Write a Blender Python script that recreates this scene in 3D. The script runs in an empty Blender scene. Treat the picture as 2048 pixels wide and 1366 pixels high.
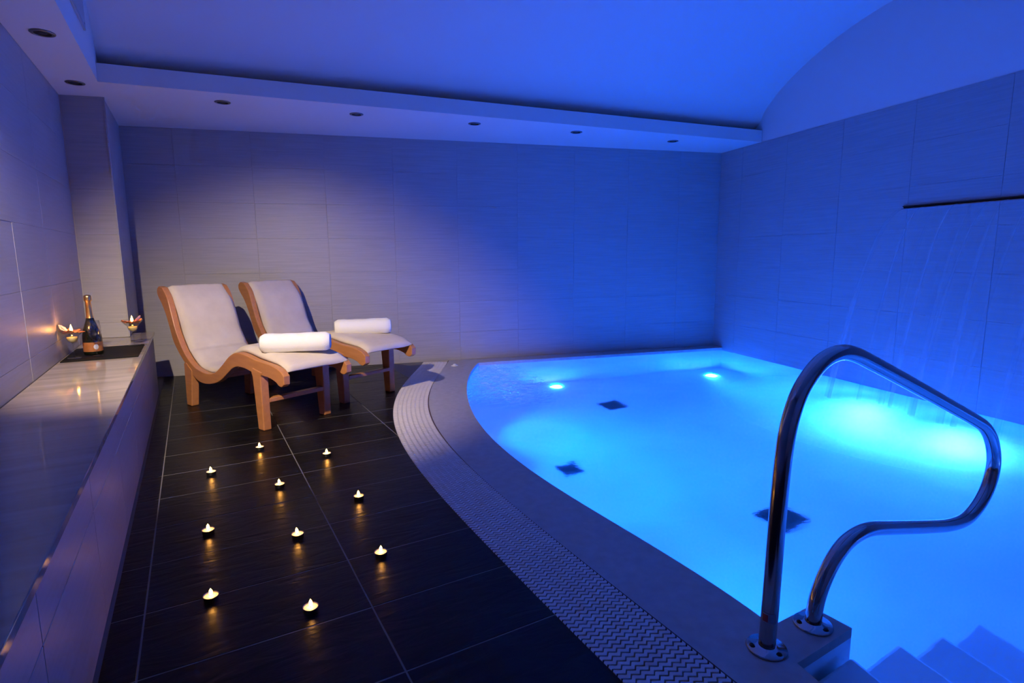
import bpy, bmesh, math, random
from mathutils import Vector, Matrix

random.seed(7)
SC = bpy.context.scene
COL = SC.collection

# ------------------------------------------------------------------ camera
cam_d = bpy.data.cameras.new('camera')
cam_d.sensor_fit = 'HORIZONTAL'
cam_d.sensor_width = 36.0
cam_d.lens = 1126.19 / 2048 * 36.0
cam_d.shift_y = -0.0027
cam_d.clip_start = 0.02
cam = bpy.data.objects.new('camera', cam_d)
COL.objects.link(cam)
_f = Vector((0.2617, 0.9539, -0.1471)).normalized()
_r = Vector((0.964, -0.2657, -0.0081)).normalized()
_u = _r.cross(_f).normalized()
_r = _f.cross(_u).normalized()
_m = Matrix((( _r.x, _u.x, -_f.x, 0), (_r.y, _u.y, -_f.y, 0), (_r.z, _u.z, -_f.z, 1.15), (0, 0, 0, 1)))
cam.matrix_world = _m
SC.camera = cam

# ------------------------------------------------------------------ world, exposure
w = bpy.data.worlds.new('world')
SC.world = w
w.use_nodes = True
w.node_tree.nodes['Background'].inputs[0].default_value = (0.0, 0.0, 0.0, 1)
w.node_tree.nodes['Background'].inputs[1].default_value = 0.0
SC.view_settings.view_transform = 'Standard'
SC.view_settings.look = 'None'
SC.view_settings.gamma = 1.0
SC.view_settings.exposure = 0.0
SC.view_settings.use_curve_mapping = False
cy = SC.cycles
cy.use_denoising = True
cy.max_bounces = 6
cy.diffuse_bounces = 3
cy.glossy_bounces = 3
cy.transmission_bounces = 5
cy.transparent_max_bounces = 16
cy.use_adaptive_sampling = True
cy.adaptive_threshold = 0.12
cy.adaptive_min_samples = 16
cy.sample_clamp_indirect = 6.0
cy.sample_clamp_direct = 0.0
cy.caustics_reflective = True
cy.caustics_refractive = True
cy.blur_glossy = 0.3

POOL_BLUE = (0.0, 0.102, 1.0)
WARM = (1.0, 0.80, 0.60)
FLAME = (1.0, 0.42, 0.09)
POOL_W = 53.0       # power of one underwater lamp
SPOT_W = 460.0      # power of the lit soffit spotlight


def lamp(name, kind, loc, energy, color, parent=None, **kw):
    d = bpy.data.lights.new(name, kind)
    d.energy = energy
    d.color = color
    for k, v in kw.items():
        setattr(d, k, v)
    o = bpy.data.objects.new(name, d)
    COL.objects.link(o)
    o.location = loc
    if parent is not None:
        o.parent = parent
    return o


def aim(o, d):
    o.rotation_euler = Vector(d).to_track_quat('-Z', 'Y').to_euler()


# the one lit downlight of the left soffit, tilted at the loungers
SPOT_POS = Vector((-1.064, 1.826, 2.29))
spot = lamp('soffit_spot_light', 'SPOT', SPOT_POS, SPOT_W, WARM, spot_size=math.radians(69), spot_blend=0.9,
            shadow_soft_size=0.02)
aim(spot, Vector((-0.66, 4.95, 0.0)) - SPOT_POS)

# ------------------------------------------------------------------ materials
MATS = {}


def nodes(m):
    m.use_nodes = True
    nt = m.node_tree
    return nt, nt.nodes, nt.links


def pbr(name, color, rough=0.5, metal=0.0, spec=0.5, **kw):
    if name in MATS:
        return MATS[name]
    m = bpy.data.materials.new(name)
    nt, N, L = nodes(m)
    b = N['Principled BSDF']
    b.inputs['Base Color'].default_value = (*color, 1)
    b.inputs['Roughness'].default_value = rough
    b.inputs['Metallic'].default_value = metal
    b.inputs['Specular IOR Level'].default_value = spec
    for k, v in kw.items():
        b.inputs[k].default_value = v
    MATS[name] = m
    return m


def add_noise(m, scale=(1, 1, 1), detail=4.0, nscale=5.0, c0=None, c1=None, bump=0.0, rough=None, rand=True, dist=0.002,
              p0=0.3, p1=0.7, distort=0.0):
    nt, N, L = nodes(m)
    b = N['Principled BSDF']
    tc = N.new('ShaderNodeTexCoord')
    mp = N.new('ShaderNodeMapping')
    mp.inputs['Scale'].default_value = scale
    L.new(tc.outputs['Object'], mp.inputs['Vector'])
    if rand:
        oi = N.new('ShaderNodeObjectInfo')
        mu = N.new('ShaderNodeMath'); mu.operation = 'MULTIPLY'; mu.inputs[1].default_value = 37.0
        L.new(oi.outputs['Random'], mu.inputs[0])
        L.new(mu.outputs[0], mp.inputs['Location'])
    nz = N.new('ShaderNodeTexNoise')
    nz.inputs['Scale'].default_value = nscale
    nz.inputs['Detail'].default_value = detail
    nz.inputs['Distortion'].default_value = distort
    L.new(mp.outputs[0], nz.inputs['Vector'])
    if c0 is not None:
        cr = N.new('ShaderNodeValToRGB')
        cr.color_ramp.elements[0].position = p0
        cr.color_ramp.elements[1].position = p1
        cr.color_ramp.elements[0].color = (*c0, 1)
        cr.color_ramp.elements[1].color = (*c1, 1)
        L.new(nz.outputs['Fac'], cr.inputs[0])
        L.new(cr.outputs[0], b.inputs['Base Color'])
    if bump:
        bp = N.new('ShaderNodeBump')
        bp.inputs['Strength'].default_value = bump
        bp.inputs['Distance'].default_value = dist
        L.new(nz.outputs['Fac'], bp.inputs['Height'])
        L.new(bp.outputs[0], b.inputs['Normal'])
    if rough:
        mr = N.new('ShaderNodeMapRange')
        mr.inputs['To Min'].default_value = rough[0]
        mr.inputs['To Max'].default_value = rough[1]
        L.new(nz.outputs['Fac'], mr.inputs['Value'])
        L.new(mr.outputs[0], b.inputs['Roughness'])
    return m


def emit(name, color, strength, transparent=False):
    m = bpy.data.materials.new(name)
    nt, N, L = nodes(m)
    N.remove(N['Principled BSDF'])
    e = N.new('ShaderNodeEmission')
    e.inputs[0].default_value = (*color, 1)
    e.inputs[1].default_value = strength
    out = N['Material Output']
    if transparent:
        t = N.new('ShaderNodeBsdfTransparent')
        a = N.new('ShaderNodeAddShader')
        L.new(e.outputs[0], a.inputs[0]); L.new(t.outputs[0], a.inputs[1])
        L.new(a.outputs[0], out.inputs[0])
    else:
        L.new(e.outputs[0], out.inputs[0])
    MATS[name] = m
    return m


M_PLASTER = add_noise(pbr('white_plaster', (0.78, 0.76, 0.74), 0.75, spec=0.2), nscale=30, bump=0.05, rand=False)
M_TILE = add_noise(pbr('travertine_tile', (0.42, 0.37, 0.33), 0.34, spec=0.4), scale=(1.2, 1.0, 34.0), nscale=2.6, detail=4,
                   c0=(0.39, 0.375, 0.385), c1=(0.455, 0.435, 0.45), bump=0.12, dist=0.001, rough=(0.36, 0.46))
M_GROUT = pbr('wall_grout', (0.51, 0.48, 0.48), 0.8)
M_SLATE = add_noise(pbr('black_slate', (0.016, 0.016, 0.018), 0.27, spec=0.15), scale=(1.0, 3.2, 1.0), nscale=5.5, detail=4,
                    c0=(0.003, 0.003, 0.0038), c1=(0.008, 0.0077, 0.0085), bump=0.6, dist=0.004, rough=(0.24, 0.42), distort=1.2)
M_FGROUT = pbr('floor_grout', (0.16, 0.15, 0.147), 0.7)
M_COPING = add_noise(pbr('coping_stone', (0.42, 0.39, 0.36), 0.42), nscale=22, c0=(0.44, 0.41, 0.385), c1=(0.52, 0.49, 0.465),
                     bump=0.1, rand=False)
M_GRATE = add_noise(pbr('ivory_plastic', (0.60, 0.55, 0.52), 0.45), nscale=20, c0=(0.70, 0.64, 0.60), c1=(0.80, 0.74, 0.70))
M_CHANNEL = pbr('gutter_black', (0.012, 0.012, 0.014), 0.8)
M_RUST = pbr('bronze_edge', (0.10, 0.045, 0.025), 0.5)
M_BASIN = add_noise(pbr('pool_liner', (0.78, 0.80, 0.82), 0.5), nscale=1.3, c0=(0.70, 0.72, 0.74), c1=(0.84, 0.86, 0.88),
                    rand=False)
M_MARBLE = add_noise(pbr('polished_marble', (0.34, 0.27, 0.23), 0.13, spec=0.55), scale=(0.9, 6.0, 1.0), nscale=2.0, detail=5,
                     c0=(0.33, 0.27, 0.235), c1=(0.46, 0.385, 0.335), rough=(0.05, 0.10), rand=False, distort=0.8)
M_WOOD = add_noise(pbr('varnished_wood', (0.42, 0.17, 0.06), 0.38), scale=(2.0, 14.0, 14.0), nscale=3.0, detail=6,
                   c0=(0.45, 0.185, 0.068), c1=(0.53, 0.225, 0.085), bump=0.03)
M_CUSHION = add_noise(pbr('cream_canvas', (0.66, 0.58, 0.50), 0.85, spec=0.2), nscale=7.0, detail=8, c0=(0.60, 0.52, 0.45),
                      c1=(0.68, 0.60, 0.53), bump=0.35, dist=0.006, rand=False)
M_TOWEL = add_noise(pbr('terry_towel', (0.88, 0.87, 0.85), 0.95, spec=0.1), nscale=260.0, detail=2, bump=0.6, dist=0.003)
M_STEEL = add_noise(pbr('polished_steel', (0.40, 0.40, 0.42), 0.14, 1.0), nscale=40, rough=(0.10, 0.18), rand=False)
M_DARKSTEEL = pbr('dark_steel', (0.05, 0.05, 0.055), 0.4, 0.8)
M_BLACK = pbr('black_slot', (0.004, 0.004, 0.005), 0.7)  # also stands for the shade inside the downlight recesses
M_CHROME = pbr('fixture_chrome', (0.25, 0.25, 0.26), 0.3, 1.0)
M_ALU = pbr('tealight_tin', (0.35, 0.34, 0.33), 0.35, 1.0)
M_WAX = pbr('white_wax', (0.92, 0.84, 0.62), 0.5)
M_YWAX = pbr('yellow_wax', (0.85, 0.68, 0.25), 0.5)
M_WICK = pbr('wick', (0.01, 0.008, 0.006), 0.9)
M_FLAME = emit('flame', (1.0, 0.42, 0.07), 36.0, True)
M_TRAY = add_noise(pbr('slate_tray', (0.006, 0.006, 0.007), 0.6, spec=0.12), nscale=60, bump=0.2, rand=False)
M_BOTTLE = pbr('dark_bottle_glass', (0.006, 0.008, 0.005), 0.06, spec=0.8)
M_FOIL = add_noise(pbr('gold_foil', (0.80, 0.46, 0.16), 0.3, 1.0), nscale=120, bump=0.4, dist=0.002, rand=False)
M_LABEL = add_noise(pbr('copper_label', (0.36, 0.13, 0.045), 0.45, 0.2), nscale=40, c0=(0.33, 0.12, 0.04), c1=(0.42, 0.16, 0.055),
                    rand=False)
M_EMBLEM_REFL = pbr('label_emblem_reflection', (0.55, 0.55, 0.62), 0.4)  # blue-white tint is partly a painted reflection of the wine glass
M_PETAL_R = pbr('petal_russet', (0.55, 0.20, 0.09), 0.6)
M_PETAL_P = pbr('petal_pink', (0.78, 0.42, 0.42), 0.6)
M_PETAL_B = pbr('petal_brown', (0.36, 0.13, 0.06), 0.6)
M_STICKER = pbr('sticker_red', (0.30, 0.05, 0.04), 0.5)
M_STICKER2 = pbr('sticker_grey', (0.30, 0.32, 0.36), 0.5)
M_LENS = emit('pool_lamp_lens', (0.55, 0.95, 1.0), 9.0)
M_SPOTLENS = emit('spot_lens', WARM, 30.0)
M_DARKVENT = pbr('vent_grey', (0.45, 0.45, 0.46), 0.6)


def thin_glass(name, tint=(1, 1, 1), ior=1.45, extra=0.03, rough=0.02):
    m = bpy.data.materials.new(name)
    nt, N, L = nodes(m)
    N.remove(N['Principled BSDF'])
    g = N.new('ShaderNodeBsdfGlossy'); g.inputs['Roughness'].default_value = rough
    t = N.new('ShaderNodeBsdfTransparent'); t.inputs[0].default_value = (*tint, 1)
    f = N.new('ShaderNodeLayerWeight'); f.inputs['Blend'].default_value = 0.5
    pw = N.new('ShaderNodeMath'); pw.operation = 'POWER'; pw.inputs[1].default_value = 4.0
    L.new(f.outputs['Facing'], pw.inputs[0])
    a = N.new('ShaderNodeMath'); a.operation = 'MULTIPLY_ADD'; a.inputs[1].default_value = 0.7; a.inputs[2].default_value = extra + 0.02
    L.new(pw.outputs[0], a.inputs[0])
    x = N.new('ShaderNodeMixShader')
    L.new(a.outputs[0], x.inputs[0]); L.new(t.outputs[0], x.inputs[1]); L.new(g.outputs[0], x.inputs[2])
    L.new(x.outputs[0], N['Material Output'].inputs[0])
    MATS[name] = m
    return m


M_GLASS = thin_glass('clear_glass', (0.93, 0.94, 0.95))


def make_water():
    """Pool surface: refracting water, ripples stronger over the air jets at the curved side, foamy (rough) at the waterfall."""
    m = bpy.data.materials.new('pool_water')
    nt, N, L = nodes(m)
    N.remove(N['Principled BSDF'])
    g = N.new('ShaderNodeBsdfGlass')
    g.inputs['IOR'].default_value = 1.33
    g.inputs['Color'].default_value = (0.97, 0.99, 1.0, 1)
    geo = N.new('ShaderNodeNewGeometry')

    def dist_mask(c, r0, r1, sx=1.0, sy=1.0):
        s = N.new('ShaderNodeVectorMath'); s.operation = 'SUBTRACT'; s.inputs[1].default_value = c
        L.new(geo.outputs['Position'], s.inputs[0])
        k = N.new('ShaderNodeVectorMath'); k.operation = 'MULTIPLY'; k.inputs[1].default_value = (sx, sy, 0)
        L.new(s.outputs[0], k.inputs[0])
        ln = N.new('ShaderNodeVectorMath'); ln.operation = 'LENGTH'
        L.new(k.outputs[0], ln.inputs[0])
        mr = N.new('ShaderNodeMapRange'); mr.interpolation_type = 'SMOOTHSTEP'
        mr.inputs['From Min'].default_value = r0; mr.inputs['From Max'].default_value = r1
        mr.inputs['To Min'].default_value = 1.0; mr.inputs['To Max'].default_value = 0.0
        L.new(ln.outputs['Value'], mr.inputs['Value'])
        return mr.outputs[0]

    jets = dist_mask((1.10, 4.95, 0), 0.1, 0.72, 1.7, 0.7)
    fall = dist_mask((3.8, 3.1, 0), 0.5, 1.5, 1.0, 0.85)
    ro = N.new('ShaderNodeMapRange')
    ro.inputs['To Min'].default_value = 0.10; ro.inputs['To Max'].default_value = 0.8
    L.new(fall, ro.inputs['Value'])
    L.new(ro.outputs[0], g.inputs['Roughness'])
    n1 = N.new('ShaderNodeTexNoise'); n1.inputs['Scale'].default_value = 2.2; n1.inputs['Detail'].default_value = 2
    n2 = N.new('ShaderNodeTexNoise'); n2.inputs['Scale'].default_value = 22.0; n2.inputs['Detail'].default_value = 3
    n2.inputs['Distortion'].default_value = 0.6
    L.new(geo.outputs['Position'], n1.inputs['Vector']); L.new(geo.outputs['Position'], n2.inputs['Vector'])
    j = N.new('ShaderNodeMath'); j.operation = 'MULTIPLY_ADD'; j.inputs[1].default_value = 0.055; j.inputs[2].default_value = 0.0006
    L.new(jets, j.inputs[0])
    a = N.new('ShaderNodeMath'); a.operation = 'MULTIPLY'
    L.new(n2.outputs['Fac'], a.inputs[0]); L.new(j.outputs[0], a.inputs[1])
    b = N.new('ShaderNodeMath'); b.operation = 'MULTIPLY_ADD'; b.inputs[1].default_value = 0.012
    L.new(n1.outputs['Fac'], b.inputs[0]); L.new(a.outputs[0], b.inputs[2])
    bp = N.new('ShaderNodeBump'); bp.inputs['Strength'].default_value = 1.0; bp.inputs['Distance'].default_value = 1.0
    L.new(b.outputs[0], bp.inputs['Height'])
    L.new(bp.outputs[0], g.inputs['Normal'])
    # patches of fine bubbles over the air jets
    fm = dist_mask((1.34, 5.15, 0), 0.45, 1.0, 2.4, 0.85)
    mp = N.new('ShaderNodeMapping'); mp.inputs['Scale'].default_value = (14, 34, 1); mp.inputs['Rotation'].default_value = (0, 0, 0.27)
    L.new(geo.outputs['Position'], mp.inputs[0])
    n3 = N.new('ShaderNodeTexNoise'); n3.inputs['Scale'].default_value = 1.0; n3.inputs['Detail'].default_value = 2
    n3.inputs['Distortion'].default_value = 1.0
    L.new(mp.outputs[0], n3.inputs['Vector'])
    fr = N.new('ShaderNodeMapRange'); fr.inputs['From Min'].default_value = 0.50; fr.inputs['From Max'].default_value = 0.62
    L.new(n3.outputs['Fac'], fr.inputs['Value'])
    fx = N.new('ShaderNodeMath'); fx.operation = 'MULTIPLY'
    L.new(fr.outputs[0], fx.inputs[0]); L.new(fm, fx.inputs[1])
    f1 = N.new('ShaderNodeBsdfDiffuse'); f1.inputs[0].default_value = (0.9, 0.9, 0.9, 1)
    f2 = N.new('ShaderNodeBsdfTranslucent'); f2.inputs[0].default_value = (0.9, 0.92, 0.95, 1)
    fd = N.new('ShaderNodeMixShader'); fd.inputs[0].default_value = 0.35
    L.new(f1.outputs[0], fd.inputs[1]); L.new(f2.outputs[0], fd.inputs[2])
    ms = N.new('ShaderNodeMixShader')
    L.new(fx.outputs[0], ms.inputs[0]); L.new(g.outputs[0], ms.inputs[1]); L.new(fd.outputs[0], ms.inputs[2])
    L.new(ms.outputs[0], N['Material Output'].inputs[0])
    MATS['pool_water'] = m
    return m


M_WATER = make_water()


def make_fall(name, a0, a1):
    m = bpy.data.materials.new(name)
    nt, N, L = nodes(m)
    N.remove(N['Principled BSDF'])
    d = N.new('ShaderNodeBsdfTranslucent'); d.inputs[0].default_value = (0.85, 0.9, 1.0, 1)
    df = N.new('ShaderNodeBsdfDiffuse'); df.inputs[0].default_value = (0.85, 0.9, 1.0, 1)
    g = N.new('ShaderNodeBsdfGlossy'); g.inputs['Roughness'].default_value = 0.2
    t = N.new('ShaderNodeBsdfTransparent')
    tc = N.new('ShaderNodeTexCoord')
    mp = N.new('ShaderNodeMapping'); mp.inputs['Scale'].default_value = (1, 26, 0.6)
    L.new(tc.outputs['Object'], mp.inputs[0])
    nz = N.new('ShaderNodeTexNoise'); nz.inputs['Scale'].default_value = 1.0; nz.inputs['Detail'].default_value = 3
    L.new(mp.outputs[0], nz.inputs['Vector'])
    mr = N.new('ShaderNodeMapRange')
    mr.inputs['From Min'].default_value = 0.4; mr.inputs['From Max'].default_value = 0.75
    mr.inputs['To Min'].default_value = a0; mr.inputs['To Max'].default_value = a1
    L.new(nz.outputs['Fac'], mr.inputs['Value'])
    s0 = N.new('ShaderNodeMixShader'); s0.inputs[0].default_value = 0.5
    L.new(d.outputs[0], s0.inputs[1]); L.new(df.outputs[0], s0.inputs[2])
    s1 = N.new('ShaderNodeMixShader'); s1.inputs[0].default_value = 0.35
    L.new(s0.outputs[0], s1.inputs[1]); L.new(g.outputs[0], s1.inputs[2])
    s2 = N.new('ShaderNodeMixShader')
    L.new(mr.outputs[0], s2.inputs[0]); L.new(t.outputs[0], s2.inputs[1]); L.new(s1.outputs[0], s2.inputs[2])
    L.new(s2.outputs[0], N['Material Output'].inputs[0])
    MATS[name] = m
    return m


M_FALL = make_fall('falling_sheet', 0.0, 0.10)
M_STRAND = make_fall('falling_strand', 0.08, 0.32)


# ------------------------------------------------------------------ object helpers
def tag(o, label=None, cat=None, group=None, kind=None):
    if label:
        o['label'] = label
    if cat:
        o['category'] = cat
    if group:
        o['group'] = group
    if kind:
        o['kind'] = kind
    return o


def link_mesh(name, me, mat=None, parent=None, loc=None, rotz=None):
    if mat is not None and not me.materials:
        me.materials.append(mat)
    o = bpy.data.objects.new(name, me)
    COL.objects.link(o)
    if loc is not None:
        o.location = loc
    if rotz is not None:
        o.rotation_euler = (0, 0, rotz)
    if parent is not None:
        o.parent = parent
    return o


def empty(name, loc=(0, 0, 0), rotz=0.0):
    o = bpy.data.objects.new(name, None)
    COL.objects.link(o)
    o.empty_display_size = 0.05
    o.location = loc
    o.rotation_euler = (0, 0, rotz)
    return o


def raw(name, verts, faces, smooth=False):
    me = bpy.data.meshes.new(name)
    me.from_pydata([tuple(v) for v in verts], [], faces)
    bm = bmesh.new(); bm.from_mesh(me)
    bmesh.ops.recalc_face_normals(bm, faces=bm.faces)
    bm.to_mesh(me); bm.free()
    if smooth:
        for p in me.polygons:
            p.use_smooth = True
    return me


def prism_me(name, poly, z0, z1, bevel=0.0, seg=2, smooth=False):
    bm = bmesh.new()
    lo = [bm.verts.new((x, y, z0)) for x, y in poly]
    hi = [bm.verts.new((x, y, z1)) for x, y in poly]
    n = len(poly)
    bm.faces.new(lo[::-1]); top = bm.faces.new(hi)
    for i in range(n):
        bm.faces.new((lo[i], lo[(i + 1) % n], hi[(i + 1) % n], hi[i]))
    bmesh.ops.recalc_face_normals(bm, faces=bm.faces)
    if bevel:
        bmesh.ops.bevel(bm, geom=list(bm.edges), offset=bevel, segments=seg, profile=0.5, affect='EDGES')
    me = bpy.data.meshes.new(name)
    bm.to_mesh(me); bm.free()
    if smooth:
        for p in me.polygons:
            p.use_smooth = True
    return me


def box_me(name, sx, sy, sz, bevel=0.0, seg=2, origin=(0, 0, 0)):
    """box from origin corner-centred: x,y centred, z from 0"""
    x, y = sx / 2, sy / 2
    ox, oy, oz = origin
    return prism_me(name, [(ox - x, oy - y), (ox + x, oy - y), (ox + x, oy + y), (ox - x, oy + y)], oz, oz + sz, bevel, seg)


def lathe_me(name, prof, seg=32, smooth=True, close=False):
    verts, faces = [], []
    n = len(prof)
    for i in range(seg):
        a = 2 * math.pi * i / seg
        for r, z in prof:
            verts.append((r * math.cos(a), r * math.sin(a), z))
    for i in range(seg):
        j = (i + 1) % seg
        for k in range(n - 1):
            faces.append((i * n + k, j * n + k, j * n + k + 1, i * n + k + 1))
    me = bpy.data.meshes.new(name)
    me.from_pydata(verts, [], faces)
    bm = bmesh.new(); bm.from_mesh(me)
    bmesh.ops.remove_doubles(bm, verts=bm.verts, dist=1e-6)
    bmesh.ops.recalc_face_normals(bm, faces=bm.faces)
    bm.to_mesh(me); bm.free()
    for p in me.polygons:
        p.use_smooth = smooth
    return me


def tube_me(name, pts, r, seg=16, cap=True, radii=None):
    pts = [Vector(p) for p in pts]
    verts, faces = [], []
    n = len(pts)
    t0 = (pts[1] - pts[0]).normalized()
    up = Vector((0, 0, 1)) if abs(t0.z) < 0.9 else Vector((1, 0, 0))
    nrm = t0.cross(up).normalized()
    for i, p in enumerate(pts):
        t = (pts[min(i + 1, n - 1)] - pts[max(i - 1, 0)]).normalized()
        nrm = (nrm - t * nrm.dot(t)).normalized()
        b = t.cross(nrm)
        rr = radii[i] if radii else r
        for k in range(seg):
            a = 2 * math.pi * k / seg
            verts.append(p + (nrm * math.cos(a) + b * math.sin(a)) * rr)
    for i in range(n - 1):
        for k in range(seg):
            k2 = (k + 1) % seg
            faces.append((i * seg + k, i * seg + k2, (i + 1) * seg + k2, (i + 1) * seg + k))
    if cap:
        faces.append(tuple(range(seg))[::-1])
        faces.append(tuple((n - 1) * seg + k for k in range(seg)))
    return raw(name, verts, faces, True)


def catmull(pts, sub=6):
    P = [Vector(p) for p in pts]
    out = []
    for i in range(len(P) - 1):
        p0 = P[i - 1] if i > 0 else P[0] * 2 - P[1]
        p1, p2 = P[i], P[i + 1]
        p3 = P[i + 2] if i + 2 < len(P) else P[-1] * 2 - P[-2]
        for k in range(sub):
            t = k / sub
            out.append(0.5 * ((2 * p1) + (p2 - p0) * t + (2 * p0 - 5 * p1 + 4 * p2 - p3) * t * t
                              + (3 * p1 - p0 - 3 * p2 + p3) * t ** 3))
    out.append(P[-1])
    return out


def copy_tree(o, parent=None):
    c = o.copy()
    COL.objects.link(c)
    if parent is not None:
        c.parent = parent
    for ch in list(o.children):
        copy_tree(ch, c)
    return c


def clip_poly(poly, n, d):
    """keep n.p <= d"""
    out = []
    for i in range(len(poly)):
        a, b = poly[i], poly[(i + 1) % len(poly)]
        da, db = n[0] * a[0] + n[1] * a[1] - d, n[0] * b[0] + n[1] * b[1] - d
        if da <= 0:
            out.append(a)
        if (da < 0 < db) or (db < 0 < da):
            t = da / (da - db)
            out.append((a[0] + (b[0] - a[0]) * t, a[1] + (b[1] - a[1]) * t))
    return out


def isect(n1, d1, n2, d2):
    det = n1[0] * n2[1] - n1[1] * n2[0]
    return ((d1 * n2[1] - d2 * n1[1]) / det, (n1[0] * d2 - n2[0] * d1) / det)


# ------------------------------------------------------------------ room lines (plan):  n . p = d
AZL = math.radians(-14.091)
NL = (math.cos(AZL), -math.sin(AZL)); DL = -0.746          # left wall
EL = (math.sin(AZL), math.cos(AZL))                        # along the left wall
D_BENCH = -0.317
D_SOFL = -0.454
NB = (0.0, 1.0); DB = 6.104                                # back wall
NR = (0.99988, 0.01516); DR = 4.399                        # right wall
NF = (0.1262, -0.9920); DF = -4.8273                       # fascia of back soffit
AF = (0.9920, 0.1262)
Y0 = -1.6                                                  # wall behind the camera
ZS = 2.342; ZF = 2.4635; ZB = 0.53
ROW = 0.34; ROW0 = -0.03


def poly5(c, y):
    t = y - 3.6
    v = 0.0
    for k in c:
        v = v * t + k
    return v


C_POOL = [0.002498, -0.004441, -0.009432, 0.108787, -0.010874, 0.774691]
C_COP = [-0.000948, -0.003617, 0.012819, 0.097907, -0.045567, 0.478972]
C_GRA = [-0.001573, -0.004294, 0.017733, 0.101232, -0.053144, 0.208531]


def g_ext(c, y, lim=1.3, sl=-0.235):
    return poly5(c, y) if y >= lim else poly5(c, lim) + (y - lim) * sl


gx_grate = lambda y: g_ext(C_GRA, y)
gx_cop = lambda y: g_ext(C_COP, y)
gx_pool = lambda y: g_ext(C_POOL, y, 1.36)

# ------------------------------------------------------------------ walls with single tiles
TH = 0.003      # tile thickness
_tile_cache = {}


def tile_mesh(wd, ht):
    key = (round(wd, 3), round(ht, 3))
    if key not in _tile_cache:
        bm = bmesh.new()
        b = 0.0012
        v = []
        for y, ins in ((0.0, 0.0), (TH - b, 0.0), (TH, b)):
            v.append([bm.verts.new((sx * (wd / 2 - ins), -y, sz)) for sx, sz in
                      ((-1, ins), (1, ins), (1, ht - ins), (-1, ht - ins))])
        for r in range(2):
            for k in range(4):
                bm.faces.new((v[r][k], v[r][(k + 1) % 4], v[r + 1][(k + 1) % 4], v[r + 1][k]))
        bm.faces.new(v[2])
        bmesh.ops.recalc_face_normals(bm, faces=bm.faces)
        me = bpy.data.meshes.new('wall_tile')
        bm.to_mesh(me); bm.free()
        me.materials.append(M_TILE)
        _tile_cache[key] = me
    return _tile_cache[key]


def tile_wall(parent, p0, d, length, joints, z_lo, z_hi, inward, gap=0.0014, skip=None, hole=None):
    """tiles on a vertical wall: p0 start (plan), d unit direction, joints = positions along d"""
    ang = math.atan2(d[1], d[0])
    # local -y must point inward
    ly = (math.sin(ang), -math.cos(ang))
    if ly[0] * inward[0] + ly[1] * inward[1] < 0:
        ang += math.pi
    js = sorted([0.0] + [j for j in joints if 0.03 < j < length - 0.03] + [length])
    zs = [ROW0 + ROW * k for k in range(0, 9)]
    zs = sorted([z_lo] + [z for z in zs if z_lo + 0.02 < z < z_hi - 0.02] + [z_hi])
    for i in range(len(js) - 1):
        for k in range(len(zs) - 1):
            a, b = js[i] + gap / 2, js[i + 1] - gap / 2
            c, e = zs[k] + gap / 2, zs[k + 1] - gap / 2
            if skip and skip((a + b) / 2, (c + e) / 2):
                continue
            m = (a + b) / 2
            jit = random.uniform(-0.0007, 0.0007)
            o = link_mesh('wall_tile', tile_mesh(b - a, e - c), None, parent,
                          (p0[0] + d[0] * m + inward[0] * jit, p0[1] + d[1] * m + inward[1] * jit, c))
            o.rotation_euler = (0, 0, ang)


def wall_slab(name, a, b, out, z0, z1, mat, th=0.12):
    """wall block whose room face runs a->b"""
    poly = [a, b, (b[0] + out[0] * th, b[1] + out[1] * th), (a[0] + out[0] * th, a[1] + out[1] * th)]
    o = link_mesh(name, prism_me(name, poly, z0, z1), mat)
    tag(o, kind='structure')
    return o


P_LB = isect(NL, DL, NB, DB)                 # left/back corner
P_RB = isect(NR, DR, NB, DB)
P_L0 = isect(NL, DL, (0, 1), Y0)
P_R0 = isect(NR, DR, (0, 1), Y0)
EXT = TH + 0.0                                 # backing sits behind the tile faces

wb = wall_slab('wall_back', (P_LB[0] - 0.1, DB + EXT), (P_RB[0] + 0.1, DB + EXT), (0, 1), -0.3, ZS + 0.12, M_GROUT)
LEN = P_RB[0] - P_LB[0]
tile_wall(wb, (P_LB[0], DB + EXT), (1, 0), LEN, [0.412 + 0.668 * k - P_LB[0] for k in range(-5, 8)], 0.0, ZS, (0, -1))

wr = wall_slab('wall_right', (P_R0[0] + EXT, Y0), (P_RB[0] + EXT, DB + 0.02), (1, 0), -0.3, ZS, M_GROUT)
dR = (-NR[1], NR[0])
LENR = DB - Y0
SLOT_Y = (1.9, 3.69); SLOT_Z = 1.505
tile_wall(wr, (P_R0[0] + EXT, Y0), dR, LENR, [2.975 + 0.685 * k - Y0 for k in range(-7, 6)], -0.06, ZS, (-1, 0))

wl = wall_slab('wall_left', (P_L0[0] - NL[0] * EXT, P_L0[1] - NL[1] * EXT), (P_LB[0] - NL[0] * EXT, P_LB[1] - NL[1] * EXT),
               (-NL[0], -NL[1]), -0.3, ZS + 0.12, M_GROUT)
t_l0 = P_L0[0] * EL[0] + P_L0[1] * EL[1]
LENL = (P_LB[0] * EL[0] + P_LB[1] * EL[1]) - t_l0
tile_wall(wl, (P_L0[0] - NL[0] * EXT, P_L0[1] - NL[1] * EXT), EL, LENL, [3.645 + 0.70 * k - t_l0 for k in range(-8, 6)], ZB, ZS, NL)

wall_slab('wall_front', (P_L0[0] - 0.1, Y0), (P_R0[0] + 0.2, Y0), (0, -1), -0.3, 3.4, M_PLASTER)

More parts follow.
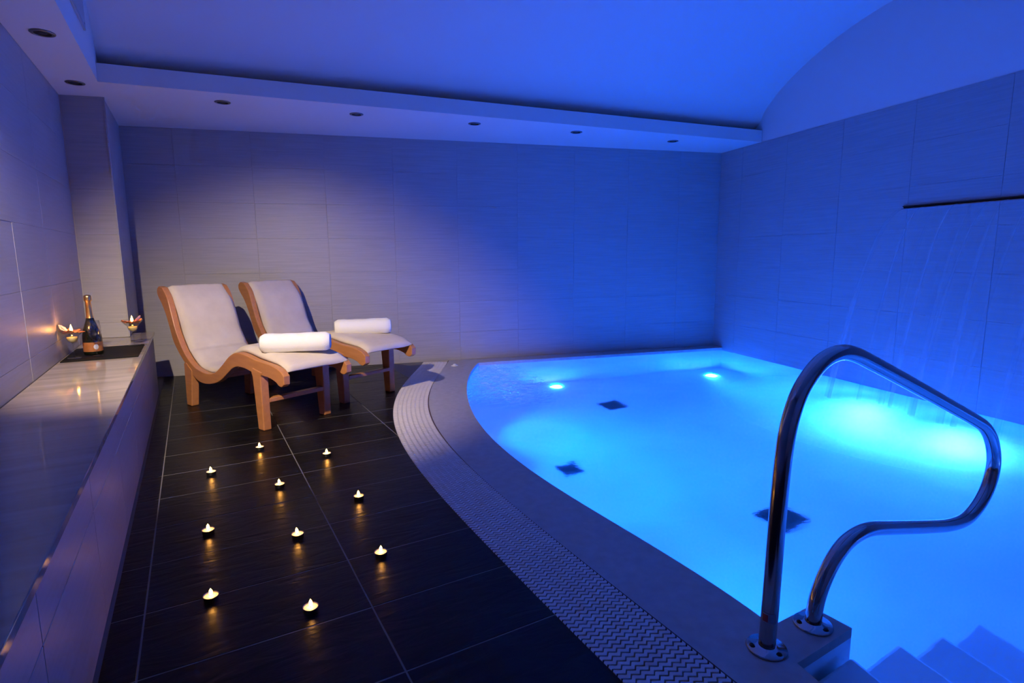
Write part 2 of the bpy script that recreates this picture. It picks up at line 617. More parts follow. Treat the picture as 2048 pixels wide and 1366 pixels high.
# pillar in the left far corner
pil_poly = [(-2.05, 5.079), (-1.761, 5.079), (-1.761 + EL[0] / EL[1] * 1.03, 6.11), (-2.32, 6.11)]
pil = tag(link_mesh('trim_1', prism_me('trim_1', pil_poly, ZB + 0.001, ZS), M_GROUT), kind='structure')
tile_wall(pil, (-2.038, 5.079), (1, 0), 0.286, [], ZB + 0.002, ZS, (0, -1))
tile_wall(pil, (-1.761, 5.079 - 0.009), EL, 1.05, [0.34], ZB + 0.002, ZS, NL)

# ------------------------------------------------------------------ soffits, vault, lunette
q = [isect(NL, DL, NB, DB), isect(NR, DR, NB, DB), isect(NR, DR, NF, DF), isect(NL, DL, NF, DF)]
tag(link_mesh('ceiling_soffit_back', prism_me('soffit', [q[0], q[1], q[2], q[3]], ZS, ZF), M_PLASTER), kind='structure')
NY = (0, 1)
q = [isect(NL, DL, NF, DF), isect(NL, D_SOFL, NF, DF), isect(NL, D_SOFL, NY, Y0), isect(NL, DL, NY, Y0)]
tag(link_mesh('ceiling_soffit_left', prism_me('soffit', q, ZS, ZF), M_PLASTER), kind='structure')
a = isect(NL, D_SOFL, NF, DF - 0.42); b = isect(NL, D_SOFL, NY, Y0)
wall_slab('wall_vault_left', a, b, (-NL[0], -NL[1]), ZF, 3.4, M_PLASTER, 0.05)
wall_slab('wall_lunette_right', (P_R0[0] + 0.004, Y0), (P_RB[0] + 0.004, DB + 0.1), (1, 0), ZS, 3.4, M_PLASTER)

PROF = [(-0.42, 2.475), (-0.26, 2.480), (-0.12, 2.505), (-0.04, 2.575), (0.01, 2.650), (0.11, 2.735), (0.24, 2.825), (0.46, 2.935), (0.72, 3.035),
        (1.0, 3.115), (1.3, 3.17), (1.6, 3.2), (1.9, 3.21), (2.2, 3.2), (2.5, 3.17), (2.8, 3.115), (3.08, 3.035), (3.34, 2.935),
        (3.56, 2.825), (3.7, 2.725), (3.83, 2.615), (3.9, 2.53), (3.95, 2.42)]
PR = [(p.x, p.y) for p in catmull([(m_, z_, 0) for m_, z_ in PROF], 4)]
vv, ff = [], []
for m_, z_ in PR:
    a = isect(NF, DF + m_, NL, D_SOFL - 0.03); b = isect(NF, DF + m_, NR, DR + 0.06)
    vv += [(a[0], a[1], z_), (b[0], b[1], z_)]
for i in range(len(PR) - 1):
    ff.append((2 * i, 2 * i + 1, 2 * i + 3, 2 * i + 2))
nV = len(vv)
vo = [(x, y, z + 0.08) for x, y, z in vv]
fo = [tuple(nV + k for k in reversed(f)) for f in ff]
tag(link_mesh('ceiling_vault', raw('ceiling_vault', vv + vo, ff + fo, True), M_PLASTER), kind='structure')
q = [isect(NF, DF + 3.9, NL, DL), isect(NF, DF + 3.9, NR, DR), (P_R0[0], Y0), (P_L0[0], Y0)]
tag(link_mesh('ceiling_soffit_front', prism_me('soffit', q, ZS, ZF), M_PLASTER), kind='structure')

# ------------------------------------------------------------------ floor: slab and single slate tiles
YB = 0.6
ys = [Y0 + (DB - Y0) * k / 90 for k in range(91)]
slab = [(gx_grate(y) + 0.012, y) for y in ys] + [P_LB, P_L0]
floor = tag(link_mesh('floor', prism_me('floor', slab, -0.12, -0.0008), M_FGROUT), kind='structure')
COLS = [D_BENCH + 0.002, -0.221, 0.434, 1.079, 1.73]
T0 = 1.725 - 0.337 * 12
tile_ang = math.atan2(NL[1], NL[0])
_fcache = {}
for ci in range(4):
    for ri in range(0, 26):
        c0, c1 = COLS[ci] + 0.0026, COLS[ci + 1] - 0.0026
        t0, t1 = T0 + 0.337 * ri + 0.0028, T0 + 0.337 * (ri + 1) - 0.0028
        quad = [(c0, t0), (c1, t0), (c1, t1), (c0, t1)]
        wq = [(NL[0] * c + EL[0] * t, NL[1] * c + EL[1] * t) for c, t in quad]
        yc = [p[1] for p in wq]
        if max(yc) < -1.55 or min(yc) > DB:
            continue
        poly = clip_poly(wq, (0, 1), DB - 0.001)
        poly = clip_poly(poly, (0, -1), -Y0 - 0.001)
        if len(poly) < 3:
            continue
        # straight cuts approximating the curved grating edge
        ya, yb = min(p[1] for p in poly), max(p[1] for p in poly)
        cut = False
        if any(p[0] > gx_grate(p[1]) - 0.002 for p in poly):
            cut = True
            nseg = 5
            # tile border following the curve
            inside = [p for p in poly]
            for s in range(nseg):
                y1 = ya + (yb - ya) * s / nseg; y2 = ya + (yb - ya) * (s + 1) / nseg
            pa = (gx_grate(ya) , ya); pb = (gx_grate(yb), yb)
            dx, dy = pb[0] - pa[0], pb[1] - pa[1]
            ln = math.hypot(dx, dy)
            nn = (dy / ln, -dx / ln)
            poly = clip_poly(poly, nn, nn[0] * pa[0] + nn[1] * pa[1] + 0.010)
            if len(poly) < 3:
                continue
        full = (not cut) and len(poly) == 4 and ya > Y0 + 0.01 and yb < DB - 0.01
        cx = sum(p[0] for p in wq) / 4; cyy = sum(p[1] for p in wq) / 4
        ca, sa = math.cos(-tile_ang), math.sin(-tile_ang)
        loc = [((p[0] - cx) * ca - (p[1] - cyy) * sa, (p[0] - cx) * sa + (p[1] - cyy) * ca) for p in poly]
        if full and ci in _fcache:
            me = _fcache[ci]
        else:
            me = prism_me('floor_tile', loc, -0.008, 0.0, 0.0006, 1)
            me.materials.append(M_SLATE)
            if full:
                _fcache[ci] = me
        o = link_mesh('floor_tile', me, None, floor, (cx, cyy, random.uniform(-0.0006, 0.0004)), tile_ang)

# ------------------------------------------------------------------ pool coping, basin, water
TAB = [(1.215, 1.338), (1.389, 1.384), (1.428, 1.257), (1.153, 1.178), (1.16, 1.05), (1.20, 0.7), (1.24, 0.35)]
pool_edge = [(gx_pool(y), y) for y in [5.872 - (5.872 - 1.36) * k / 60 for k in range(61)]] + TAB
bx0 = isect(NR, DR + 0.0, NY, 5.915)[0]
cop_out = [(gx_cop(y) + 0.004, y) for y in [0.35 + (DB - 0.35) * k / 70 for k in range(71)]]
cop_poly = cop_out + [(P_RB[0], DB), (bx0, 5.915)] + pool_edge
coping = tag(link_mesh('pool_coping', prism_me('pool_coping', cop_poly, -0.034, 0.0), M_COPING), kind='structure')
coping['label'] = 'pale stone edge around the curved pool'
# deck in front of the pool, outside the picture
deck = [(gx_cop(0.35) + 0.004, 0.35), (1.24, 0.35), (isect(NR, DR, NY, 0.35)[0], 0.35), P_R0, (gx_grate(Y0) + 0.3, Y0)]
tag(link_mesh('floor_deck', prism_me('floor_deck', deck, -0.07, 0.0), M_COPING), kind='structure')

rx = lambda y: isect(NR, DR - 0.0, NY, y)[0]
outline = [(x, y) for x, y in pool_edge] + [(rx(0.35), 0.35), (rx(5.915), 5.915)]
ZP = -1.05; ZW = -0.03
vs, fs = [], []
n = len(outline)
for x, y in outline:
    vs.append((x, y, -0.0335)); vs.append((x, y, ZP))
for i in range(n):
    j = (i + 1) % n
    fs.append((2 * i, 2 * j, 2 * j + 1, 2 * i + 1))
fs.append(tuple(2 * i + 1 for i in range(n)))
basin_me = raw('pool_basin', vs, fs)
bm = bmesh.new(); bm.from_mesh(basin_me)
for f in bm.faces:
    f.normal_flip()
bm.to_mesh(basin_me); bm.free()
basin = tag(link_mesh('pool_basin', basin_me, M_BASIN), kind='structure')
# entry steps going down along the handrail
side = lambda x: 1.155 + 0.285 * (x - 1.153)
STEPS = ((1.40, -0.10, -0.249), (1.69, -0.25, -0.449), (2.0, -0.45, -0.619), (2.32, -0.62, ZP))
for k in range(4):
    x1, zt, zb = STEPS[k]
    poly = [(1.245, 0.36), (x1, 0.36), (x1, side(x1)), (1.19, side(1.19))]
    o = tag(link_mesh('pool_step', prism_me('pool_step', poly, zb, zt, 0.012), M_BASIN), kind='structure')
    o['label'] = ['topmost', 'second', 'third', 'lowest'][k] + ' white step under the water by the handrail'

wat_me = raw('pool_water', [(x, y, ZW) for x, y in outline], [tuple(range(n))])
if wat_me.polygons[0].normal.z < 0:
    wat_me.flip_normals()
water = tag(link_mesh('pool_water', wat_me, M_WATER), kind='structure')
water['label'] = 'glowing blue pool water'

# ------------------------------------------------------------------ overflow grating: single wavy bars
ggy = [0.62 + (6.05 - 0.62) * k / 400 for k in range(401)]
mid = [((gx_grate(y) + gx_cop(y)) / 2, y) for y in ggy]
cum = [0.0]
for i in range(400):
    cum.append(cum[-1] + math.dist(mid[i], mid[i + 1]))
PITCH = 0.0206
nb = int(cum[-1] / PITCH)
GW = 0.262
bar_me = None


def bar_mesh():
    W, waves, sub = GW, 8, 6
    nseg = waves * sub
    amp, half = 0.0052, PITCH / 2 - 0.0027
    top, bot, tin = [], [], []
    vs, fs = [], []
    for i in range(nseg + 1):
        x = -W / 2 + W * i / nseg
        ph = 2 * math.pi * i / sub
        off = amp * (math.sin(ph) + 0.25 * math.sin(2 * ph))
        vs += [(x, off - half, -0.02), (x, off - half, 0.0008), (x, off - half + 0.0012, 0.002),
               (x, off + half - 0.0012, 0.002), (x, off + half, 0.0008), (x, off + half, -0.02)]
    for i in range(nseg):
        for k in range(5):
            fs.append((6 * i + k, 6 * i + k + 1, 6 * (i + 1) + k + 1, 6 * (i + 1) + k))
    fs.append(tuple(range(6))); fs.append(tuple(6 * nseg + k for k in range(6)))
    me = raw('grating_bar', vs, fs)
    me.materials.append(M_GRATE)
    return me


bar_me = bar_mesh()
grating = empty('overflow_grating', (mid[200][0], mid[200][1], 0))
tag(grating, 'ivory slotted overflow grating curving between dark floor tiles and pool edge', 'grating')
gl = Vector(grating.location)
gut_poly = [(gx_grate(y) + 0.001, y) for y in ys if y > 0.55] + [(gx_cop(y) + 0.003, y) for y in reversed(ys) if y > 0.55]
gut = link_mesh('gutter', prism_me('gutter', [(x - gl.x, y - gl.y) for x, y in gut_poly], -0.06, -0.022), M_CHANNEL, grating)
k = 0
for i in range(nb):
    s = PITCH * (i + 0.5)
    while cum[k + 1] < s:
        k += 1
    t = (s - cum[k]) / (cum[k + 1] - cum[k])
    x = mid[k][0] + (mid[k + 1][0] - mid[k][0]) * t; y = mid[k][1] + (mid[k + 1][1] - mid[k][1]) * t
    a2 = mid[min(k + 3, 400)]; a1 = mid[max(k - 3, 0)]
    ang = math.atan2(a2[1] - a1[1], a2[0] - a1[0]) - math.pi / 2
    o = link_mesh('grating_bar', bar_me, None, grating, (x - gl.x, y - gl.y, 0.0), ang)
# bronze angle strips on both sides
for nm, fn in (('edge_strip', gx_cop),):
    yy = [0.55 + (6.09 - 0.55) * k / 100 for k in range(101)]
    poly = [(fn(y) - 0.004 - gl.x, y - gl.y) for y in yy] + [(fn(y) + 0.0035 - gl.x, y - gl.y) for y in reversed(yy)]
    tag(link_mesh(nm, prism_me(nm, poly, -0.03, 0.0012), M_RUST, grating), 'thin rust-brown edge strip')

# ------------------------------------------------------------------ built-in bench along the left wall
T_END = 5.40 / EL[1] + 0.02
T_BEG = -1.2


def bw(c, t):
    return (NL[0] * c + EL[0] * t, NL[1] * c + EL[1] * t)


bench = empty('tiled_bench', (*bw(-0.53, 4.0), 0), tile_ang)
tag(bench, 'long built-in bench with polished marble top along the left wall', 'bench')


def bench_part(name, c0, c1, t0, t1, z0, z1, mat, bev=0.0, lab=None):
    o = link_mesh(name, box_me(name, c1 - c0, t1 - t0, z1 - z0, bev), mat, bench,
                  ((c0 + c1) / 2 + 0.53, (t0 + t1) / 2 - 4.0, z0))
    if lab:
        o['label'] = lab
    return o


bench_part('base', DL + 0.002, D_BENCH - 0.012, T_BEG, T_END - 0.012, 0.0, ZB - 0.026, M_GROUT)
bench_part('marble_top', DL + 0.001, D_BENCH + 0.004, T_BEG, T_END + 0.03, ZB - 0.025, ZB, M_MARBLE, 0.003, 'polished brown-veined marble top')
for zi, (z0, z1) in enumerate(((0.002, 0.366), (0.369, ZB - 0.026))):
    t = T_END
    while t > T_BEG:
        t2 = max(t - 0.70, T_BEG)
        me = tile_mesh(t - t2 - 0.003, z1 - z0)
        o = link_mesh('bench_tile', me, None, bench, (D_BENCH - 0.011 + 0.53, (t + t2) / 2 - 4.0, z0), math.pi / 2)
        t = t2

# ------------------------------------------------------------------ sun loungers
AX = Vector((0.603, -0.797, 0)).normalized()      # towards the feet
LW = 0.515                                          # width
TOP = [(-1.42, .915), (-1.345, .837), (-1.29, .70), (-1.247, .59), (-1.173, .474), (-1.092, .394), (-.986, .33), (-.86, .302), (-.74, .298),
       (-.629, .324), (-.513, .394), (-.4, .466), (-.297, .501), (-.184, .498), (-.061, .478), (.06, .468), (.165, .458), (.245, .435), (.284, .405)]
BOT = [(.280, .352), (.250, .333), (.215, .338), (.185, .356), (.115, .373), (.03, .378), (-.093, .385), (-.2, .402), (-.30, .402), (-.37, .382), (-.441, .342),
       (-.577, .264), (-.712, .225), (-.847, .212), (-.96, .232), (-1.06, .29), (-1.139, .345), (-1.222, .41), (-1.299, .49), (-1.341, .58),
       (-1.385, .68), (-1.44, .767), (-1.50, .83), (-1.525, .87), (-1.515, .905), (-1.48, .925)]


def xz_prism(name, poly, y0, y1, bevel=0.006):
    bm = bmesh.new()
    lo = [bm.verts.new((x, y0, z)) for x, z in poly]
    hi = [bm.verts.new((x, y1, z)) for x, z in poly]
    n = len(poly)
    bm.faces.new(lo); bm.faces.new(hi[::-1])
    for i in range(n):
        bm.faces.new((lo[i], hi[i], hi[(i + 1) % n], lo[(i + 1) % n]))
    bmesh.ops.recalc_face_normals(bm, faces=bm.faces)
    if bevel:
        es = [e for e in bm.edges if any(len(f.verts) > 4 for f in e.link_faces) or n <= 8]
        bmesh.ops.bevel(bm, geom=es, offset=bevel, segments=2, profile=0.5, affect='EDGES', clamp_overlap=True)
    me = bpy.data.meshes.new(name)
    bm.to_mesh(me); bm.free()
    return me


top_s = [(p.x, p.z) for p in catmull([(x, 0, z) for x, z in TOP], 4)]
bot_s = [(p.x, p.z) for p in catmull([(x, 0, z) for x, z in BOT], 3)]
rail_me = xz_prism('side_rail', top_s + bot_s, 0, 0.045, 0.005)
rail_me.materials.append(M_WOOD)
legA = xz_prism('leg', [(-1.150, 0.0), (-1.066, 0.0), (-1.022, 0.225), (-1.01, 0.29), (-1.10, 0.345), (-1.138, 0.335)], -0.004, 0.052, 0.006)
legB = xz_prism('leg', [(-0.066, 0.0), (0.004, 0.0), (0.006, 0.37), (0.03, 0.40), (-0.09, 0.42), (-0.112, 0.39), (-0.096, 0.36)], -0.004, 0.052, 0.006)
for m_ in (legA, legB):
    m_.materials.append(M_WOOD)


def cushion_me():
    base = [Vector((x, 0, z)) for x, z in
            [(-1.475, .90), (-1.41, .845), (-1.335, .765), (-1.275, .645), (-1.235, .545), (-1.16, .445), (-1.08, .372), (-.98, .313), (-.86, .29), (-.74, .292),
             (-.632, .325), (-.52, .395), (-.405, .462), (-.297, .495), (-.184, .492), (-.061, .474), (.06, .463), (.165, .451), (.255, .418)]]
    c = catmull(base, 5)
    n = len(c)
    y0, y1 = 0.046, LW - 0.012
    # cumulative length
    cl = [0]
    for i in range(1, n):
        cl.append(cl[-1] + (c[i] - c[i - 1]).length)
    vs, fs = [], []
    ring = []
    ny = 14
    for i in range(n):
        t = (c[min(i + 1, n - 1)] - c[max(i - 1, 0)]).normalized()
        nr = Vector((-t.z, 0, t.x))
        if nr.z < 0 and nr.x < 0:
            nr = -nr
        u = cl[i] / cl[-1]
        th = 0.048
        # creases where the back meets the lumbar pad and the seat
        th -= 0.022 * math.exp(-((u - 0.285) / 0.012) ** 2) + 0.008 * math.exp(-((u - 0.40) / 0.01) ** 2) + 0.010 * math.exp(-((u - 0.43) / 0.008) ** 2)
        e = min(1.0, (min(cl[i], cl[-1] - cl[i]) / 0.012))
        th *= max(0.30, math.sqrt(max(0.0, 1 - (1 - e) ** 2))) * (1.0 - 0.35 * max(0.0, (u - 0.86) / 0.14))
        loop = []
        for k in range(ny + 1):
            s = k / ny
            y = y0 + (y1 - y0) * s
            edge = min(s, 1 - s) / 0.05
            hh = th * (1.0 if edge >= 1 else 0.55 + 0.45 * math.sqrt(max(0.0, 1 - (1 - edge) ** 2)))
            hh += 0.006 * math.sin(math.pi * s)
            hh += 0.0018 * math.sin(19 * s + 31 * u) * math.sin(47 * u + 5 * s)
            loop.append(c[i] + nr * hh + Vector((0, y, 0)))
        for k in range(ny, -1, -1):
            s = k / ny
            y = y0 + (y1 - y0) * s
            loop.append(c[i] + nr * (0.004 if s < 0.9 else 0.012) + Vector((0, y, 0)))
        ring.append(loop)
    m = len(ring[0])
    for r in ring:
        vs += r
    for i in range(n - 1):
        for k in range(m):
            k2 = (k + 1) % m
            fs.append((i * m + k, i * m + k2, (i + 1) * m + k2, (i + 1) * m + k))
    fs.append(tuple(range(m))); fs.append(tuple((n - 1) * m + k for k in range(m)))
    return raw('cushion', vs, fs, True)


def make_lounger():
    L_ = empty('sun_lounger')
    r1 = link_mesh('side_rail', rail_me, None, L_, (0, 0, 0))
    r2 = link_mesh('side_rail', rail_me, None, L_, (0, LW - 0.045, 0))
    for me in (legA, legB):
        for y in (0.0, LW - 0.048):
            link_mesh('leg', me, None, L_, (0, y, 0))
    link_mesh('stretcher', box_me('stretcher', 0.05, LW - 0.10, 0.028, 0.004), M_WOOD, L_, (-0.02, LW / 2, 0.185))
    link_mesh('stretcher', box_me('stretcher', 0.045, LW - 0.10, 0.028, 0.004), M_WOOD, L_, (-1.06, LW / 2, 0.18))
    # cross slats carrying the cushion
    for s, z, rot in ((-1.33, .705, 1.25), (-1.20, .455, 1.0), (-1.0, .29, 0.5), (-.8, .265, 0.0), (-.58, .325, -0.55), (-.36, .455, -0.5), (-.15, .462, 0.12), (.08, .435, 0.08)):
        o = link_mesh('slat', box_me('slat', 0.07, LW - 0.092, 0.016, 0.003), M_WOOD, L_, (s, LW / 2, z))
        o.rotation_euler = (0, rot, 0)
    link_mesh('cushion', cushion_me(), M_CUSHION, L_)
    return L_


ang_l = math.atan2(AX.y, AX.x)
lg1 = make_lounger()
lg2 = copy_tree(lg1)
lg1.location = (-0.640, 3.945, 0); lg1.rotation_euler = (0, 0, ang_l)
lg2.location = (-0.135, 4.520, 0); lg2.rotation_euler = (0, 0, ang_l + 0.005)
tag(lg1, 'nearer wooden sun lounger with cream cushion, beside the marble bench', 'sun lounger', 'wavy wooden sun loungers')
tag(lg2, 'farther wooden sun lounger with cream cushion, beside the curved grating', 'sun lounger', 'wavy wooden sun loungers')


# rolled towels
def towel_me(length, R):
    vs, fs = [], []
    seg, nr = 40, 18
    prof = []
    for i in range(nr + 1):
        u = i / nr
        x = -length / 2 + length * u
        e = min(u, 1 - u) * length
        k = 1.0 if e > 0.02 else 0.80 + 0.20 * math.sqrt(max(0, 1 - (1 - e / 0.02) ** 2))
        k *= 1 + 0.02 * math.sin(u * 9 + 0.6) - 0.015 * math.cos(u * 23)
        prof.append((x, k))
    for x, k in prof:
        for j in range(seg):
            a = 2 * math.pi * j / seg
            # spiral lip of the rolled edge
            lip = 0.07 * max(0.0, 1 - ((a - 4.0) % (2 * math.pi)) / 1.6)
            r = R * k * (1 + lip)
            y, z = r * math.cos(a), r * math.sin(a) * 0.97
            z = max(z, -0.90 * R)
            vs.append((x, y, z + 0.90 * R))
    for i in range(nr):
        for j in range(seg):
            j2 = (j + 1) % seg
            fs.append((i * seg + j, i * seg + j2, (i + 1) * seg + j2, (i + 1) * seg + j))
    # recessed spiral ends
    for side, base in ((-1, 0), (1, nr * seg)):
        prev = [base + j for j in range(seg)]
        for t_, (kr, dx) in enumerate(((0.72, 0.006), (0.66, -0.006), (0.42, -0.004), (0.36, 0.006), (0.15, -0.004))):
            cur = []
            for j in range(seg):
                a = 2 * math.pi * j / seg
                cur.append(len(vs))
                vs.append((side * (length / 2 + dx), R * kr * math.cos(a), R * kr * 0.97 * math.sin(a) + 0.90 * R))
            for j in range(seg):
                j2 = (j + 1) % seg
                fs.append((prev[j], prev[j2], cur[j2], cur[j]))
            prev = cur
        fs.append(tuple(prev))
    return raw('rolled_towel', vs, fs, True)


tw = towel_me(0.44, 0.066)
tw.materials.append(M_TOWEL)
t1 = link_mesh('rolled_towel', tw, None, None, (-0.415, 4.035, 0.517), math.radians(-3))
tag(t1, 'rolled white towel lying on the nearer lounger', 'towel', 'rolled white towels')
t2 = link_mesh('rolled_towel', tw, None, None, (0.035, 4.775, 0.517), math.radians(2))
tag(t2, 'rolled white towel lying on the farther lounger', 'towel', 'rolled white towels')

# ------------------------------------------------------------------ tealights on the floor
CUP = lathe_me('tin_cup', [(0.0, 0.0), (0.0195, 0.0), (0.0205, 0.002), (0.0215, 0.0155), (0.0222, 0.016), (0.0222, 0.0164), (0.0208, 0.0164), (0.020, 0.0105), (0.0, 0.0105)], 28)
CUP.materials.append(M_ALU)
WAXM = lathe_me('wax', [(0.0, 0.0106), (0.0199, 0.0106), (0.0204, 0.0138), (0.0196, 0.0143), (0.006, 0.0132), (0.0, 0.0132)], 28)
WAXM.materials.append(M_WAX)
WICKM = tube_me('wick', [(0, 0, 0.012), (0.0002, 0, 0.017), (0.0008, 0, 0.020)], 0.0008, 6)
WICKM.materials.append(M_WICK)
FLM = lathe_me('flame', [(0.0, 0.0165), (0.0036, 0.019), (0.0054, 0.0235), (0.0048, 0.029), (0.0028, 0.034), (0.001, 0.0375), (0.0, 0.039)], 14)
FLM.materials.append(M_FLAME)
CAND = [(-0.609, 3.557, 'farthest tealight candle, near the lounger front leg'),
        (-0.213, 3.322, 'far right tealight candle of the rear pair, toward the grating'),
        (-0.797, 3.204, 'small dim tealight candle at the far left, nearest the bench among the rear ones'),
        (-0.421, 2.921, 'tealight candle in the middle of the rear half of the candle group'),
        (-0.037, 2.660, 'tealight candle on the right edge of the group, halfway back'),
        (-0.650, 2.488, 'tealight candle on the left edge of the group, halfway back'),
        (-0.283, 2.345, 'tealight candle at the centre of the front half of the group'),
        (0.042, 2.100, 'rightmost tealight candle, close to the floor tile joint crossing'),
        (-0.525, 1.970, 'large front left tealight candle standing on a tile joint'),
        (-0.194, 1.810, 'tealight candle nearest the camera, front and centre')]
FLAME_W = 0.045
for i, (x, y, lab) in enumerate(CAND):
    r = empty('tealight_candle', (x, y, 0.0005), random.uniform(0, 6.28))
    tag(r, lab, 'candle', 'tealights on the dark floor')
    sc_ = 1.12
    r.scale = (sc_, sc_, sc_)
    link_mesh('tin_cup', CUP, None, r); link_mesh('wax', WAXM, None, r); link_mesh('wick', WICKM, None, r)
    f_ = link_mesh('flame', FLM, None, r)
    f_.rotation_euler = (random.uniform(-0.08, 0.08), random.uniform(-0.08, 0.08), 0)
    k_ = 0.45 if i == 2 else random.uniform(0.8, 1.15)
    lamp('candle_light', 'POINT', (0, 0, 0.0245), FLAME_W * k_, FLAME, r, shadow_soft_size=0.004)

# ------------------------------------------------------------------ bench set: tray, bottle, glasses
def on_bench(c, t, z=0.0):
    p = bw(c, t)
    return (p[0], p[1], ZB + z)


tr = link_mesh('serving_tray', box_me('serving_tray', 0.395, 0.57, 0.007, 0.002), M_TRAY, None, on_bench(-0.5335, 4.515), tile_ang)
tag(tr, 'flat black slate serving tray at the far end of the bench', 'tray')
ZT = 0.0071
# bottle
bo = empty('champagne_bottle', (-1.662, 4.190, ZB + ZT))
tag(bo, 'dark champagne bottle with gold foil neck and copper label on the tray', 'bottle')
S_ = 1.2
bp_ = [(0.0, 0.012), (0.02, 0.008), (0.036, 0.0), (0.042, 0.002), (0.0435, 0.008), (0.0438, 0.085), (0.0425, 0.105), (0.037, 0.130), (0.029, 0.155), (0.0215, 0.178), (0.0165, 0.197), (0.0142, 0.215), (0.0125, 0.25), (0.012, 0.29), (0.0, 0.292)]
link_mesh('glass_body', lathe_me('glass_body', [(r * S_, z * S_) for r, z in bp_], 40), M_BOTTLE, bo)
fp = [(0.0177, 0.196), (0.0162, 0.203), (0.0150, 0.218), (0.0135, 0.25), (0.0130, 0.283), (0.0168, 0.288), (0.0176, 0.296), (0.0166, 0.300), (0.0176, 0.305), (0.0166, 0.314), (0.011, 0.319), (0.0, 0.3205)]
link_mesh('gold_foil', lathe_me('gold_foil', [(r * S_, z * S_) for r, z in fp], 32), M_FOIL, bo)
lp = [(0.0441, 0.018), (0.0443, 0.020), (0.0443, 0.066), (0.0441, 0.068)]
lb = link_mesh('label_band', lathe_me('label_band', [(r * S_, z * S_) for r, z in lp], 40), M_LABEL, bo)
# oval emblem on the label, with the wine glass reflection painted in, wrapped around the bottle towards the camera
vs, fs = [], []
aim_a = math.atan2(-4.19, 1.66)
for i in range(20):
    a = 2 * math.pi * i / 20
    th_ = aim_a + 0.30 + 0.26 * math.cos(a)
    vs.append((0.0446 * S_ * math.cos(th_), 0.0446 * S_ * math.sin(th_), (0.043 + 0.014 * math.sin(a)) * S_))
vs.append((0.0448 * S_ * math.cos(aim_a + 0.30), 0.0448 * S_ * math.sin(aim_a + 0.30), 0.043 * S_))
fs = [(i, (i + 1) % 20, 20) for i in range(20)]
link_mesh('emblem_reflection', raw('emblem_reflection', vs, fs), M_EMBLEM_REFL, lb)

# wine glass in front of the bottle
wg = empty('wine_glass', (-1.612, 4.105, ZB + ZT))
tag(wg, 'clear stemmed wine glass in front of the champagne bottle', 'glass')
link_mesh('foot', lathe_me('foot', [(0.0, 0.0), (0.034, 0.0), (0.0345, 0.0015), (0.02, 0.003), (0.006, 0.007), (0.0045, 0.012)], 32), M_GLASS, wg)
link_mesh('stem', lathe_me('stem', [(0.0045, 0.012), (0.0036, 0.03), (0.0036, 0.085), (0.005, 0.10)], 20), M_GLASS, wg)
link_mesh('bowl', lathe_me('bowl', [(0.005, 0.10), (0.018, 0.11), (0.030, 0.13), (0.0355, 0.155), (0.035, 0.185), (0.030, 0.225), (0.0288, 0.225), (0.0338, 0.185), (0.0342, 0.156), (0.029, 0.132), (0.017, 0.1125), (0.0, 0.108)], 32), M_GLASS, wg)


def petal_me(L_, W_, curl, seed):
    rnd = random.Random(seed)
    vs, fs = [], []
    n, m = 6, 4
    for i in range(n + 1):
        u = i / n
        wv = W_ * math.sin(math.pi * min(0.97, u * 0.86 + 0.10)) * 0.5
        for j in range(m + 1):
            s = j / m * 2 - 1
            vs.append((L_ * u, wv * s, curl * L_ * u * u + 0.12 * W_ * s * s + rnd.uniform(-.001, .001)))
    for i in range(n):
        for j in range(m):
            a = i * (m + 1) + j
            fs.append((a, a + 1, a + m + 2, a + m + 1))
    # thickness
    k = len(vs)
    vs2 = [(x, y, z - 0.0012) for x, y, z in vs]
    fs2 = [tuple(k + q_ for q_ in reversed(f)) for f in fs]
    return raw('petal', vs + vs2, fs + fs2, True)


PET = [petal_me(0.042, 0.034, 0.25, 1), petal_me(0.038, 0.040, 0.4, 2), petal_me(0.046, 0.030, 0.12, 3)]


